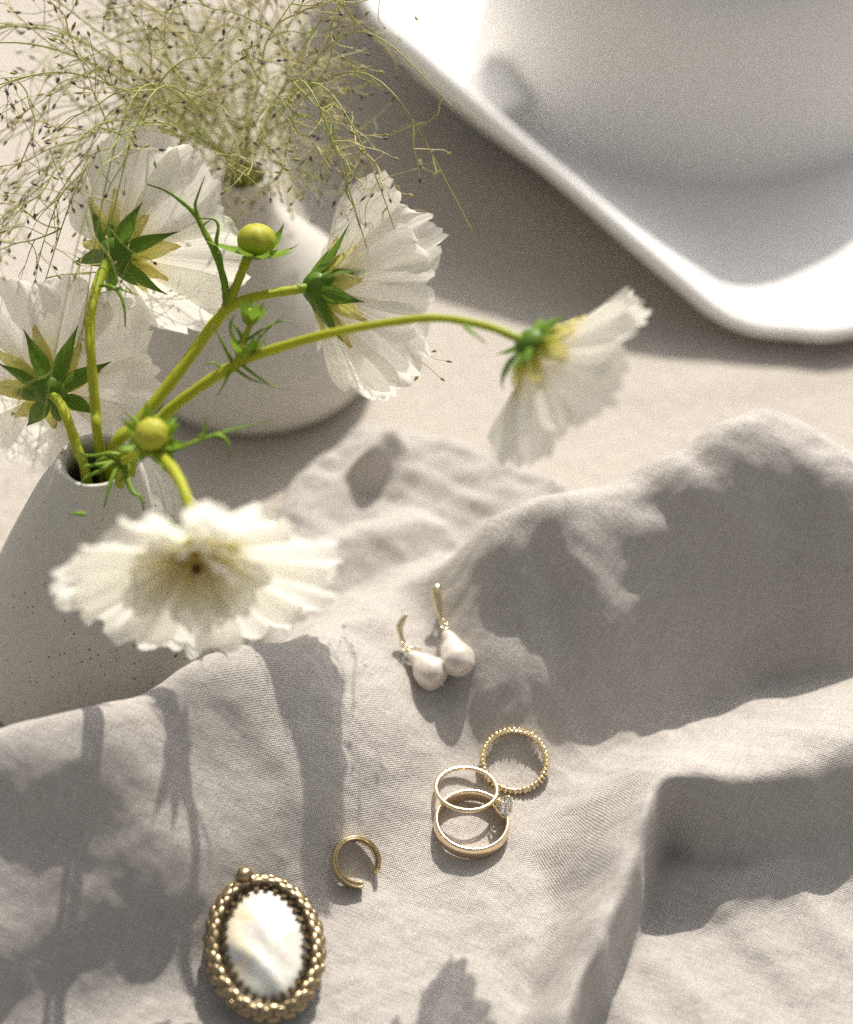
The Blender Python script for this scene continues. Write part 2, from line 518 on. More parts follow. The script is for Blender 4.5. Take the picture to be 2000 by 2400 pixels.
GX0, GX1, GY0, GY1, GS = -200.0, 230.0, 215.0, 580.0, 0.75
gx = np.arange(GX0, GX1, GS); gy = np.arange(GY0, GY1, GS)
GXX, GYY = np.meshgrid(gx, gy)
def inside_sd(X, Y, poly):
    """signed distance to polygon, + inside"""
    P = np.array(poly)
    ins = np.zeros(X.shape, bool); dist = np.full(X.shape, 1e9)
    for a, b in zip(P, np.roll(P, -1, 0)):
        c = ((a[1] > Y) != (b[1] > Y)) & (X < (b[0]-a[0])*(Y-a[1])/(b[1]-a[1]+1e-9)+a[0])
        ins ^= c
        d = b-a
        t = np.clip(((X-a[0])*d[0]+(Y-a[1])*d[1])/(d@d), 0, 1)
        dist = np.minimum(dist, np.hypot(X-a[0]-t*d[0], Y-a[1]-t*d[1]))
    return np.where(ins, dist, -dist)
def cloth_height():
    X = GXX+3.5*vnoise(GXX, GYY, 38, 11)+.8*vnoise(GXX, GYY, 9, 12)
    Y = GYY+3.5*vnoise(GXX, GYY, 38, 13)+.8*vnoise(GXX, GYY, 9, 14)
    a, sa = ridge(X, Y, RA, cosp2, 3.0)
    # the fold at the lower right is travelled the other way round, so that its front is the lower right
    d, _ = ridge(X, Y, RD[::-1], cosp, 1.1)
    b, _ = ridge(X, Y, RB, cosp, 1.5); k, _ = ridge(X, Y, RK, cosp, 1.2); c, _ = ridge(X, Y, RC, cosp, 1.2); e, _ = ridge(X, Y, RE, cosp, 2); f, _ = ridge(X, Y, RF, cosp, 1.5)
    a = a*(1+.10*vnoise(GXX, GYY, 30, 41))
    p = 3.0
    a, d, b, c, e = (np.maximum(q, 0) for q in (a, d, b, c, e))
    z = (a**p+d**p+b**p+c**p+e**p)**(1/p)
    z = z+k*.6+f*.8
    z = z+1.7
    # crumple: broad, medium, and creases that follow slanted lines
    amp = np.clip((GYY-300)/120, .5, 1)
    z = z+1.3*vnoise(GXX, GYY, 34, 21)+.5*vnoise(GXX+GYY*.5, GYY*1.3, 13, 22)*amp+.9*vnoise((GXX*.8+GYY*.6)*1.0, (GYY*.8-GXX*.6)*.22, 9, 43)*np.clip((GXX+10)/40, .25, 1.6)
    far = np.clip((GYY-400)/60, 0, 1)
    z = z+.55*vnoise(GXX*.45+GYY*.9, (GYY*.45-GXX*.9)*.42, 6.5, 23)*(.35+.65*far)
    z = z+.7*vnoise(GXX+.6*GYY, GYY*1.4-.3*GXX, 8, 27)*far
    z = z+.22*vnoise(GXX*.5-GYY*.8, (GXX*.8+GYY*.5)*.35, 3.2, 33)+.10*vnoise(GXX*.9+GYY*.3, GYY*.9-GXX*.3, 5.5, 34)
    z = z+.16*vnoise(GXX, GYY, 4.2, 25)+.07*vnoise(GXX, GYY, 1.9, 26)
    z = np.maximum(z, .8+.3*vnoise(GXX, GYY, 9, 29))
    flap = [PH(x, y, 2)[:2] for x, y in ((560, 1560), (610, 1330), (662, 1165), (735, 1068), (800, 1012), (865, 980), (925, 990), (1010, 1015), (1110, 1050),
                                          (1250, 1108), (1345, 1158), (1480, 1150), (1500, 1300), (1100, 1560))]
    line = spline(list(RA), None, 3)[0]
    tn = np.gradient(line[:, :2], axis=0); tn /= np.linalg.norm(tn, axis=1)[:, None]
    back = line[:, :2]+np.stack([-tn[:, 1], tn[:, 0]], 1)*line[:, 4:5]*1.02
    front = np.vstack([back, [(400, 100), (-400, 100)]])
    m = np.maximum(inside_sd(GXX, GYY, flap), inside_sd(GXX, GYY, front))+1.2*vnoise(GXX, GYY, 9, 31)
    s = np.clip((m+.2)/2.4, 0, 1); s = np.sqrt(np.clip(1-(1-s)**2, 0, 1))
    return np.where(m > -.2, z*s-2.0*(1-s), -3.5), m
RDr = RD
GZ, GMASK = cloth_height()
def zat(x, y):
    u, v = (x-GX0)/GS, (y-GY0)/GS
    i, j = int(np.clip(u, 0, len(gx)-2)), int(np.clip(v, 0, len(gy)-2))
    f, g = u-i, v-j
    return (GZ[j, i]*(1-f)+GZ[j, i+1]*f)*(1-g)+(GZ[j+1, i]*(1-f)+GZ[j+1, i+1]*f)*g
def hit(px, py):
    d = rdir(px, py); Z = 470.0
    while Z < 900:
        p = np.array((0, 0, HC))+d*Z
        if p[2] <= zat(p[0], p[1]): return p
        Z += .25
    return PH(px, py, 0)
def rest(c, r):
    """best plane of the cloth under a disc -> centre lifted so that it touches, normal"""
    P = []
    for k in range(60):
        a, q = k*2.4, r*math.sqrt((k+.5)/60)
        x, y = c[0]+q*math.cos(a), c[1]+q*math.sin(a)
        P.append((x, y, zat(x, y)))
    P = np.array(P)
    A = np.c_[P[:, 0]-c[0], P[:, 1]-c[1], np.ones(len(P))]
    g = np.linalg.lstsq(A, P[:, 2], rcond=None)[0]
    n = unit(np.array((-g[0], -g[1], 1)))
    res = P[:, 2]-A@g
    return np.array((c[0], c[1], g[2]+np.percentile(res, 88))), n

def build_cloth():
    ny, nx = GZ.shape
    # millimetres of cloth down the slopes, so that the weave does not stretch on them
    Zs = smooth(np.maximum(GZ, 0), 6.0)
    U, W = GXX, np.cumsum(np.sqrt(GS**2+np.diff(Zs, axis=0, prepend=Zs[:1])**2), 0)
    keep = GMASK > -3
    V = np.stack([GXX.ravel(), GYY.ravel(), GZ.ravel()], 1)
    idx = -np.ones(ny*nx, int)
    q = keep[:-1, :-1] & keep[1:, :-1] & keep[:-1, 1:] & keep[1:, 1:]
    J, I = np.nonzero(q)
    F = np.stack([J*nx+I, J*nx+I+1, (J+1)*nx+I+1, (J+1)*nx+I], 1)
    used = np.unique(F); idx[used] = np.arange(len(used))
    o = mk('linen_cloth', V[used], idx[F].tolist(), M_LINEN, uv=np.stack([U.ravel(), W.ravel()], 1)[used])
    props(o, 'crumpled pale grey linen cloth with high folds under the jewellery', 'cloth')
build_cloth()

# ------------------------------------------------------------------ vases
def vase(name, c, prof, mat, label):
    V, F = lathe(prof, 96, c)
    b = len(V)
    r = root(name, (c[0], c[1], 0), label, 'vase')
    n_in = len(prof)
    F.append(tuple(range(95, -1, -1)))
    mk('body', V, F, mat, r)
    return r
V1C = (-93.5, 430.0, 0.0)
def prof_smooth(P, n=5):
    return [tuple(p[:2]) for p in spline([(a, b, 0) for a, b in P], None, n)[0]]
vase('vase', V1C, prof_smooth([(38, 0.3), (43.5, 3), (46, 9), (45.2, 17), (41, 29), (34.5, 44), (27.2, 59), (19.5, 74), (13.2, 84), (11.6, 87), (10.6, 88.2), (9.3, 87.6),
                               (8.6, 85.5), (10.5, 79), (17, 68), (27, 48), (36, 25), (36, 8), (20, 5), (.1, 5)]), M_VASE,
     'small speckled cone vase with narrow mouth holding the white flowers, at left')
V2C = (-60.5, 570.0, 0.0)
vase('vase', V2C, prof_smooth([(36, 0.3), (41.5, 3), (44, 9), (43.6, 17), (40.5, 27), (34, 38), (25.5, 49), (17, 59), (11, 67), (8.6, 74), (8.4, 78), (8.6, 81), (7.9, 82), (7, 81),
                               (6.8, 74), (10, 65), (24, 46), (34, 28), (36, 10), (20, 5), (.1, 5)]), M_VASE2,
     'pale round-bellied vase with thin neck holding the feathery grass, behind the flowers')
# water / dark soil is not seen; the mouths simply go dark inside

# ------------------------------------------------------------------ white hat, top right
def build_hat():
    rim = np.array([PH(2000, 772, 11), PH(1850, 775, 10), PH(1760, 762, 10.5), PH(1690, 728, 13), PH(1620, 668, 19), PH(1500, 560, 29), PH(1380, 450, 37), PH(1250, 335, 45),
                    PH(1120, 220, 53), PH(1000, 115, 60), PH(880, 5, 67), (-34, 748, 72), (-39, 800, 72), (-32, 862, 60), (0, 905, 38), (60, 930, 18), (130, 930, 13), (200, 905, 24),
                    (252, 850, 45), (274, 790, 52), (274, 730, 44), (262, 675, 28), (238, 628, 16), (204, 598, 12)])
    def closed(P, m=8):
        Q = np.vstack([P[-1:], P, P[:2]])
        o = []
        for i in range(len(P)):
            a, b, c, d = Q[i:i+4]
            for k in range(m):
                t = k/m
                o.append(.5*((2*b)+(c-a)*t+(2*a-5*b+4*c-d)*t*t+(3*b-a-3*c+d)*t**3))
        return np.array(o)
    R = closed(rim)
    A, B, C0 = 96.0, 78.0, np.array((112.5, 735.0))
    an = np.unwrap(np.arctan2((R[:, 1]-C0[1])/B, (R[:, 0]-C0[0])/A))
    ca, sa = np.cos(an), np.sin(an)
    zb = 12+9*np.maximum(0, -ca)**2+6*np.maximum(0, ca)**2
    m = len(R)
    r = root('hat', (112, 735, 0), 'white felt hat with rounded crown and wide upturned brim, top right', 'hat')
    rings = []
    for t in np.concatenate([np.linspace(0, .9, 13), [.95, 1.0]]):
        xy = np.c_[C0[0]+A*.985*ca, C0[1]+B*.985*sa]*(1-t)+R[:, :2]*t
        z = zb+(R[:, 2]-zb)*t**1.7
        rings.append(np.c_[xy, z])
    o = mk('brim', np.vstack(rings), [f[::-1] for f in grid_faces(m, len(rings), True)], M_FELT, r)
    so = o.modifiers.new('thick', 'SOLIDIFY'); so.thickness = 0.0056; so.offset = 1; so.use_even_offset = False
    sb = o.modifiers.new('sub', 'SUBSURF'); sb.levels = 2; sb.render_levels = 2
    rings = []
    for k, (f, h) in enumerate(((1.012, -1.5), (1.0, 0), (.985, 2.0), (.975, 6), (.958, 16), (.935, 30), (.905, 46), (.87, 60), (.825, 72), (.755, 80), (.64, 85), (.48, 86.5), (.28, 85), (.1, 83))):
        w = min(1, h/60) if h > 0 else 0
        z = zb*(1-w)+14*w+h-6*np.exp(-((ca*A*f)/26)**2)*max(0, (h-62)/24)*(.4+.6*(sa < 0))
        rings.append(np.c_[C0[0]+A*f*ca, C0[1]+B*f*sa, z])
    V = np.vstack(rings+[np.array([[C0[0], C0[1], 94.0]])])
    F = grid_faces(m, len(rings), True)+[((len(rings)-1)*m+i, (len(rings)-1)*m+(i+1) % m, len(V)-1) for i in range(m)]
    if (V[1]-V[0])[0]*(V[0]-V[-1])[1]-(V[1]-V[0])[1]*(V[0]-V[-1])[0] > 0: F = [f[::-1] for f in F]
    mk('crown', V, F, M_FELT, r)
    # little tab that shows under the left of the brim
    V = []
    for k, (x, y, h) in enumerate(((1050, 196, 36), (1076, 236, 32), (1096, 286, 28), (1122, 318, 26), (1146, 306, 26))):
        p = PH(x, y, h)
        for dx, dy, dz in ((0, 0, 3), (-1, -1, 0), (0, 0, -3), (16, 12, 3), (16, 12, 10)):
            V.append(p+(dx+4, dy+4, dz))
    F = grid_faces(5, 5, True)
    F += [(4, 3, 2, 1, 0), (20, 21, 22, 23, 24)]
    f = mk('tab', V, F, M_FELT, r)
    sb = f.modifiers.new('sub', 'SUBSURF'); sb.levels = 2; sb.render_levels = 2
build_hat()

# ------------------------------------------------------------------ plant builders
def petal_grid(L, W, rg, teeth=4, depth=.13, pleat=.6, nu=15, nt=16, base=.16, tip=.8, cup=.0):
    """flat petal: returns s (along), w (across), lift, uv for a grid"""
    us = np.linspace(-1, 1, nu); ts = np.linspace(0, 1, nt)
    ph = rg.uniform(0, 1)
    cut = np.array([rg.uniform(.4, 1.0) for _ in range(teeth+2)])
    U, T = np.meshgrid(us, ts)
    pos = (us+1)/2*teeth+ph
    saw = np.abs((pos % 1)-.5)*2                           # 1 at the notches
    amp = cut[np.minimum(pos.astype(int), teeth+1)]
    edge = 1-.17*np.abs(us)**2.4-depth*saw**2.2*amp-.04*rg.uniform(-1, 1)*us
    edge = edge+.014*rg.normal(size=nu)
    k = np.clip((T-.45)/.55, 0, 1)
    s = L*(T*(1-k)+T*edge[None]*k)
    wid = W*(base+(1-base)*np.sin(np.clip(T/tip, 0, 1)*math.pi/2)**1.25)*(1-.16*np.clip((T-tip)/(1-tip), 0, 1)**2)
    w = U*wid
    lift = pleat*np.cos(U*math.pi*2.5+ph*6)*T*(.4+.6*T) + cup*(U**2)*wid
    lift = lift+.35*np.cos(U*math.pi*6+ph*9)*T**2*pleat
    return s, w, lift, np.stack([(U.ravel()+1)/2, T.ravel()], 1), nu, nt
def blade(M, az, th0, curl, r0, z0, G3, twist=0.0, curl_pow=1.0, side=0.0):
    """wrap a flat petal grid on to a bent mid-line that leaves the axis at th0"""
    s, w, lift, uv, nu, nt = G3
    smax = s.max()
    ss = np.linspace(0, smax, 60)
    th = th0+curl*(ss/smax)**curl_pow
    rr = r0+np.concatenate([[0], np.cumsum(np.sin(th[:-1])*np.diff(ss))])
    zz = z0+np.concatenate([[0], np.cumsum(np.cos(th[:-1])*np.diff(ss))])
    R = np.interp(s, ss, rr); Z = np.interp(s, ss, zz); TH = np.interp(s, ss, th)
    tw = twist*(s/smax)
    wy, wl = w*np.cos(tw)-lift*np.sin(tw), w*np.sin(tw)+lift*np.cos(tw)
    R = R-wl*np.cos(TH); Z = Z+wl*np.sin(TH)
    wy = wy+side*(s/smax)**2
    ca, sa = math.cos(az), math.sin(az)
    P = np.stack([R*ca-wy*sa, R*sa+wy*ca, Z], -1).reshape(-1, 3)
    return xf(M, P), grid_faces(nu, nt), uv
def lance(L, W, nu=5, nt=12, fold=.5):
    us = np.linspace(-1, 1, nu); ts = np.linspace(0, 1, nt)
    U, T = np.meshgrid(us, ts)
    prof = np.interp(T, [0, .12, .35, .55, .75, .88, 1], [.65, .9, 1, .72, .33, .14, .03])
    w = U*W*prof
    return L*T, w, fold*np.abs(w)*.8, np.stack([(U.ravel()+1)/2, T.ravel()], 1), nu, nt
def stem_uv(n, sides):
    return [(k/sides, i/(n-1)) for i in range(n) for k in range(sides)]
def stem_mesh(P, R, name, parent, mat, sides=10, n=6, flat=1.0):
    R = list(R)+[R[-1]]*(len(P)-len(R))
    P, R = spline(P, R, n)
    R = np.array(R)*(1+.05*np.sin(np.arange(len(R))*1.7+len(R))+.04*np.sin(np.arange(len(R))*.6))*(.82 if name == 'stem' else 1)
    V, F = tube(P, R, sides, True, flat)
    return mk(name, V, F, mat, parent, uv=stem_uv(len(P), sides))
def zpath(pts):
    return [PZ(x, y, z) for x, y, z in pts]

def flower_head(r, c, axis, spin, rg, n=8, L=36, W=13, th=60, jit=10, petals=None, bracts=8, sepals=8, sep_th=None, pleat=1.1, curl=10, inner=0, front=False, brL=13.5, spL=15.5):
    M = frame(axis, spin, c)
    # receptacle
    V, F = lathe(prof_smooth([(1.5, -1.7), (2.8, -1.3), (4.3, .2), (5.0, 2.2), (4.2, 4.4), (.1, 5)], 3), 20)
    mk('receptacle', xf(M, V), F, M_SEPAL, r, uv=[(0, .2)]*len(V))
    rad = math.radians
    for i in range(n):
        ov = (petals or {}).get(i, {})
        if ov is None: continue
        az = 2*math.pi*i/n+rg.normal()*.10+rad(ov.get('da', 0))
        g = petal_grid(L*ov.get('L', rg.uniform(.92, 1.06)), W*ov.get('W', rg.uniform(.88, 1.1)), rg, teeth=int(rg.integers(3, 6)), depth=ov.get('depth', .12),
                       pleat=pleat*rg.uniform(.6, 1.3), cup=ov.get('cup', rg.normal()*.05), nu=23, nt=18)
        t0 = rad(th+rg.normal()*jit*.5+ov.get('th', 0))
        P = blade(M, az, t0, rad(curl+rg.normal()*jit+ov.get('curl', 0)), 3.6, 3.2+.5*(i % 2), g, twist=rg.normal()*.12+ov.get('tw', 0), side=rg.normal()*1.5)
        mk('petal', P[0], P[1], M_PETAL, r, uv=P[2])
    for i in range(inner):
        az = 2*math.pi*(i+.5)/inner+rg.normal()*.2
        Li = L*rg.uniform(.38, .62)
        g = petal_grid(Li, W*rg.uniform(.4, .62), rg, teeth=3, depth=.25, pleat=1.6, nu=15, nt=12)
        P = blade(M, az, rad(th-17+rg.normal()*10), rad(curl+14*rg.normal()), 2.6, 4.2, g, twist=rg.normal()*.3)
        uv = P[2].copy(); uv[:, 1] *= .62
        mk('petal', P[0], P[1], M_PETAL, r, uv=uv)
    for i in range(bracts):
        az = 2*math.pi*(i+.5)/bracts+rg.normal()*.08
        g = petal_grid(brL*rg.uniform(.8, 1.15), 3.2*rg.uniform(.8, 1.15), rg, teeth=1, depth=.05, pleat=.35, nu=7, nt=12, base=.8, tip=.4)
        g[1][:] *= (1-.55*np.linspace(0, 1, 12)**2)[:, None]
        P = blade(M, az, rad(th+3), rad(3+rg.normal()*6), 4.2, 2.0, g, twist=rg.normal()*.25, side=rg.normal()*.8)
        mk('bract', P[0], P[1], M_BRACT, r, uv=P[2])
    st = sep_th if sep_th is not None else th+14
    for i in range(sepals):
        az = 2*math.pi*i/sepals+.2+rg.normal()*.1
        g = lance(spL*rg.uniform(.72, 1.12), 2.35*rg.uniform(.8, 1.2), nu=7, nt=14)
        P = blade(M, az, rad(st+rg.normal()*9+10), rad(rg.normal()*20-22), 4.6, .6, g, twist=rg.normal()*.25, side=rg.normal()*1.6)
        mk('sepal', P[0], P[1], M_SEPAL, r, uv=P[2])
    return M
def bud(r, c, axis, rad_mm, rg, nsep=8, spL=9, th=62, name='bud'):
    M = frame(axis, .3, c)
    R = rad_mm
    prof = prof_smooth([(.15*R, -.95*R), (.62*R, -.78*R), (.96*R, -.2*R), (.99*R, .16*R), (.78*R, .56*R), (.42*R, .78*R), (.02, .84*R)], 4)
    V, F = [], grid_faces(28, len(prof), True)
    for q, z in prof:
        for k in range(28):
            a = 2*math.pi*k/28
            f = 1-.11*abs(math.sin(4*a+.15*z))**6*min(1, q/R+.2)
            V.append((q*f*math.cos(a), q*f*math.sin(a), z))
    b = mk(name, xf(M, V), F, M_BUD, r, uv=[(0, (z/R+1)/2) for q, z in prof for k in range(28)])
    for i in range(nsep):
        az = 2*math.pi*i/nsep+rg.normal()*.12
        g = lance(spL*rg.uniform(.8, 1.15), .19*spL*rg.uniform(.9, 1.2), nu=5, nt=10)
        P = blade(M, az, math.radians(th+rg.normal()*8), math.radians(-38+rg.normal()*22), .55*R, -.78*R, g, twist=rg.normal()*.2)
        s = mk('sepal', P[0], P[1], M_LEAF, None, uv=P[2])
        s.data.transform(Matrix.Translation(-Vector(origin(r))*MM)); s.parent = b
    return b
def leaf(r, pts, w0, name='leaf', mat=None):
    n = len(pts)
    R = [w0*(1-.82*(i/(n-1))**1.3) for i in range(n)]
    return stem_mesh(pts, R, name, r, mat or M_LEAF, 6, 5, .55)

FL_GROUP = 'white cosmos flowers standing in the left vase'
MOUTH = np.array((V1C[0], V1C[1], 88.0))
def flower_root(label):
    return root('cosmos_flower', tuple(MOUTH+(0, 0, -40)), label, 'flower', FL_GROUP)

# 1: upper left flower, seen from behind
rg = np.random.default_rng(101)
r = flower_root('white cosmos on the upright curved stem at left, petals fanned away below the grass')
c1 = PZ(262, 598, 611)
stem_mesh([MOUTH+(1, 4, -45)]+zpath([(232, 1040, 601), (224, 960, 599), (214, 840, 598), (211, 760, 600), (222, 690, 604), (243, 632, 609)])+[c1], [1.9, 1.8, 1.75, 1.7, 1.7, 1.75, 1.9], 'stem', r, M_STEM)
flower_head(r, c1, DV(.46, .46, .76), 1.0, rg, n=7, L=35, W=17, th=54, curl=6, sep_th=60, petals={2: dict(L=.62, W=.55)}, pleat=.9)
leaf(r, zpath([(236, 668, 604), (262, 672, 602), (280, 688, 601), (292, 722, 600), (294, 768, 599)]), .9)
leaf(r, zpath([(262, 672, 602), (290, 680, 601), (323, 692, 600)]), .6)

# 2: far left flower, back to the viewer
rg = np.random.default_rng(207)
r = flower_root('white cosmos at the left edge turned its back, dark green sepals spread like a star')
c2 = PZ(118, 922, 612)
stem_mesh([MOUTH+(-4, 0, -45)]+zpath([(200, 1105, 601), (186, 1065, 602), (166, 1005, 604), (150, 962, 606), (136, 938, 609)])+[c2], [1.8, 1.8, 1.8, 1.75, 1.7, 1.7], 'stem', r, M_STEM)
flower_head(r, c2, DV(-.10, .50, .86), .35, rg, n=8, L=33, W=14, th=55, curl=6, sep_th=64, spL=16.5, brL=15.5, pleat=1.3)

# 3: middle flower, facing right, with a bud and leaves on the same stem
rg = np.random.default_rng(309)
r = flower_root('white cosmos facing right above the pale vase, beside a round green bud')
c3 = PZ(728, 672, 612)
stem_mesh([MOUTH+(3, 2, -45)]+zpath([(262, 1072, 602), (330, 985, 602), (430, 858, 604), (500, 762, 606), (545, 716, 607), (600, 696, 608), (660, 684, 609), (700, 678, 610)])+[c3],
          [2.3, 2.3, 2.2, 2.1, 2.0, 1.9, 1.7, 1.6, 1.7], 'stem', r, M_STEM)
flower_head(r, c3, DV(.84, -.06, .52), .2, rg, n=8, L=36, W=15.5, th=50, curl=8, sep_th=44, spL=18, brL=15)
stem_mesh(zpath([(530, 722, 607), (556, 665, 606), (572, 625, 606), (584, 598, 606)]), [1.5, 1.3, 1.3, 1.5], 'bud_stalk', r, M_STEM)
bud(r, PZ(602, 564, 606), DV(.12, .80, -.35), 5.7, rg, 8, 12, 84)
leaf(r, zpath([(532, 718, 606), (526, 660, 605), (505, 595, 604), (478, 540, 604), (455, 500, 604), (420, 468, 604), (385, 445, 604), (345, 432, 604)]), 1.1)
for pts in ([(478, 540, 604), (464, 505, 604), (458, 480, 603), (466, 452, 603), (481, 412, 603)],
            [(505, 595, 604), (508, 560, 603), (512, 530, 603), (500, 514, 603), (462, 512, 603)],
            [(492, 566, 604), (474, 540, 603), (480, 525, 603), (494, 516, 603)],
            [(520, 640, 604), (528, 690, 603), (518, 600, 603), (500, 570, 603)]):
    leaf(r, zpath(pts), .7)

# 4: long stem to the right, nodding flower in profile
rg = np.random.default_rng(411)
r = flower_root('white cosmos nodding in profile at the end of the long stem arching right')
c4 = PZ(1232, 796, 554.0)
stem_mesh([MOUTH+(5, -1, -45)]+zpath([(310, 1060, 596), (380, 978, 594), (450, 920, 592), (530, 868, 590), (600, 833, 588), (763, 784, 576), (926, 754, 569.0), (1034, 746, 564.0), (1143, 765, 558.0), (1212, 792, 555.0)])+[c4],
          [2.1, 2.1, 2.0, 1.9, 1.9, 1.75, 1.55, 1.4, 1.35, 1.3, 1.5], 'stem', r, M_STEM)
flower_head(r, c4, DV(.74, -.63, .24), .75, rg, n=8, L=30, W=13.5, th=56, curl=6, sep_th=78, spL=12, brL=12, jit=8)
leaf(r, zpath([(1088, 760, 560.0), (1104, 776, 558.0), (1122, 790, 555.0), (1140, 806, 555.0)]), .8)
for (x, y, rr) in ((588, 742, 2.6), (572, 822, 2.4)):
    stem_mesh(zpath([(548, 868, 589), (558, 840, 588), (x-4, y+24, 588), (x, y+8, 588)]), [1.0, .9, .8, .9], 'bud_stalk', r, M_STEM)
    bud(r, PZ(x, y, 588), DV(.25, .85, -.2), rr, rg, 8, 8.5, 45)
for pts in ([(555, 845, 589), (600, 880, 588), (640, 905, 587), (680, 912, 587)], [(548, 862, 589), (590, 890, 588), (628, 900, 588)], [(545, 850, 589), (520, 800, 588), (500, 760, 588)],
            [(560, 840, 589), (545, 790, 588), (540, 760, 588), (552, 735, 588)], [(560, 835, 589), (600, 800, 588), (640, 760, 587), (672, 735, 587)],
            [(575, 800, 588), (620, 770, 587), (664, 752, 587), (700, 765, 587)], [(530, 868, 590), (500, 850, 589), (476, 855, 588)], [(542, 860, 589), (530, 890, 588), (512, 925, 588)],
            [(560, 850, 589), (620, 830, 587), (622, 800, 587)], [(572, 800, 588), (555, 770, 588), (530, 740, 588)]):
    leaf(r, zpath(pts), .62)

# 5: front flower, close to the lens
rg = np.random.default_rng(523)
r = flower_root('large white ruffled cosmos facing the viewer in front of the left vase')
c5 = PZ(462, 1275, 549)
stem_mesh([MOUTH+(2, -4, -45)]+zpath([(285, 1090, 592), (330, 1055, 580), (365, 1062, 570), (405, 1100, 561), (432, 1150, 554), (450, 1215, 550), (460, 1262, 549)])+[c5], [1.7, 1.7, 1.8, 1.9, 1.9, 1.8, 1.7, 1.7], 'stem', r, M_STEM)
flower_head(r, c5, DV(.03, -.83, -.55), .3, rg, n=9, L=34, W=16.5, th=70, curl=10, jit=13, inner=12, pleat=1.6, bracts=8, sepals=8, sep_th=84)
M5 = frame(DV(.03, -.83, -.55), .3, c5)
G = Geo()
for k in range(55):
    a, q = k*2.39996, 3.4*math.sqrt((k+.5)/60)
    V, F = lathe([(.02, 1.5), (.42, 1.2), (.5, .3), (.4, -1)], 6, (q*math.cos(a), q*math.sin(a), 5.6-.05*q*q))
    G.add(xf(M5, V), F, uv=[(0, .5)]*len(V))
G.mk('floret_disc', M_DISC, r)
G = Geo()
for k in range(9):
    a, q = k*2.39996, 1.2*math.sqrt((k+.5)/9)
    V, F = lathe([(.02, 3), (.5, 2.5), (.5, .3), (.4, -1)], 6, (q*math.cos(a), q*math.sin(a), 6))
    G.add(xf(M5, V), F, uv=[(0, .5)]*len(V))
G.mk('stamen_cluster', M_DISCB, r)
bud(r, PZ(356, 1018, 566), DV(-.05, .45, -.85), 4.7, rg, 8, 9, 72)
stem_mesh(zpath([(290, 1082, 585), (320, 1062, 574), (345, 1035, 568)]), [1.1, 1.1, 1.2], 'bud_stalk', r, M_STEM)
for pts in ([(395, 1058, 572), (440, 1042, 570), (500, 1020, 570), (570, 1000, 571), (640, 985, 572)], [(500, 1020, 570), (520, 1022, 569), (535, 1040, 569), (540, 1072, 569)],
            [(470, 1030, 570), (480, 1010, 570), (484, 978, 570)], [(395, 1050, 572), (402, 1080, 571), (404, 1110, 571)], [(335, 1010, 570), (315, 985, 570), (292, 965, 570)],
            [(280, 1080, 590), (260, 1130, 586), (244, 1190, 584)], [(285, 1085, 590), (310, 1150, 585), (330, 1165, 584), (338, 1198, 584)], [(290, 1080, 592), (220, 1090, 590), (195, 1090, 590), (205, 1070, 590)],
            [(270, 1075, 592), (240, 1100, 589), (200, 1120, 588), (190, 1140, 588)], [(200, 1205, 585), (180, 1203, 585), (160, 1205, 585)], [(300, 1072, 590), (260, 1062, 588), (215, 1068, 590), (180, 1060, 592)],
            [(285, 1082, 590), (250, 1072, 588), (222, 1085, 588)], [(290, 1070, 590), (300, 1100, 587), (280, 1130, 586)]):
    leaf(r, zpath(pts), 1.0)

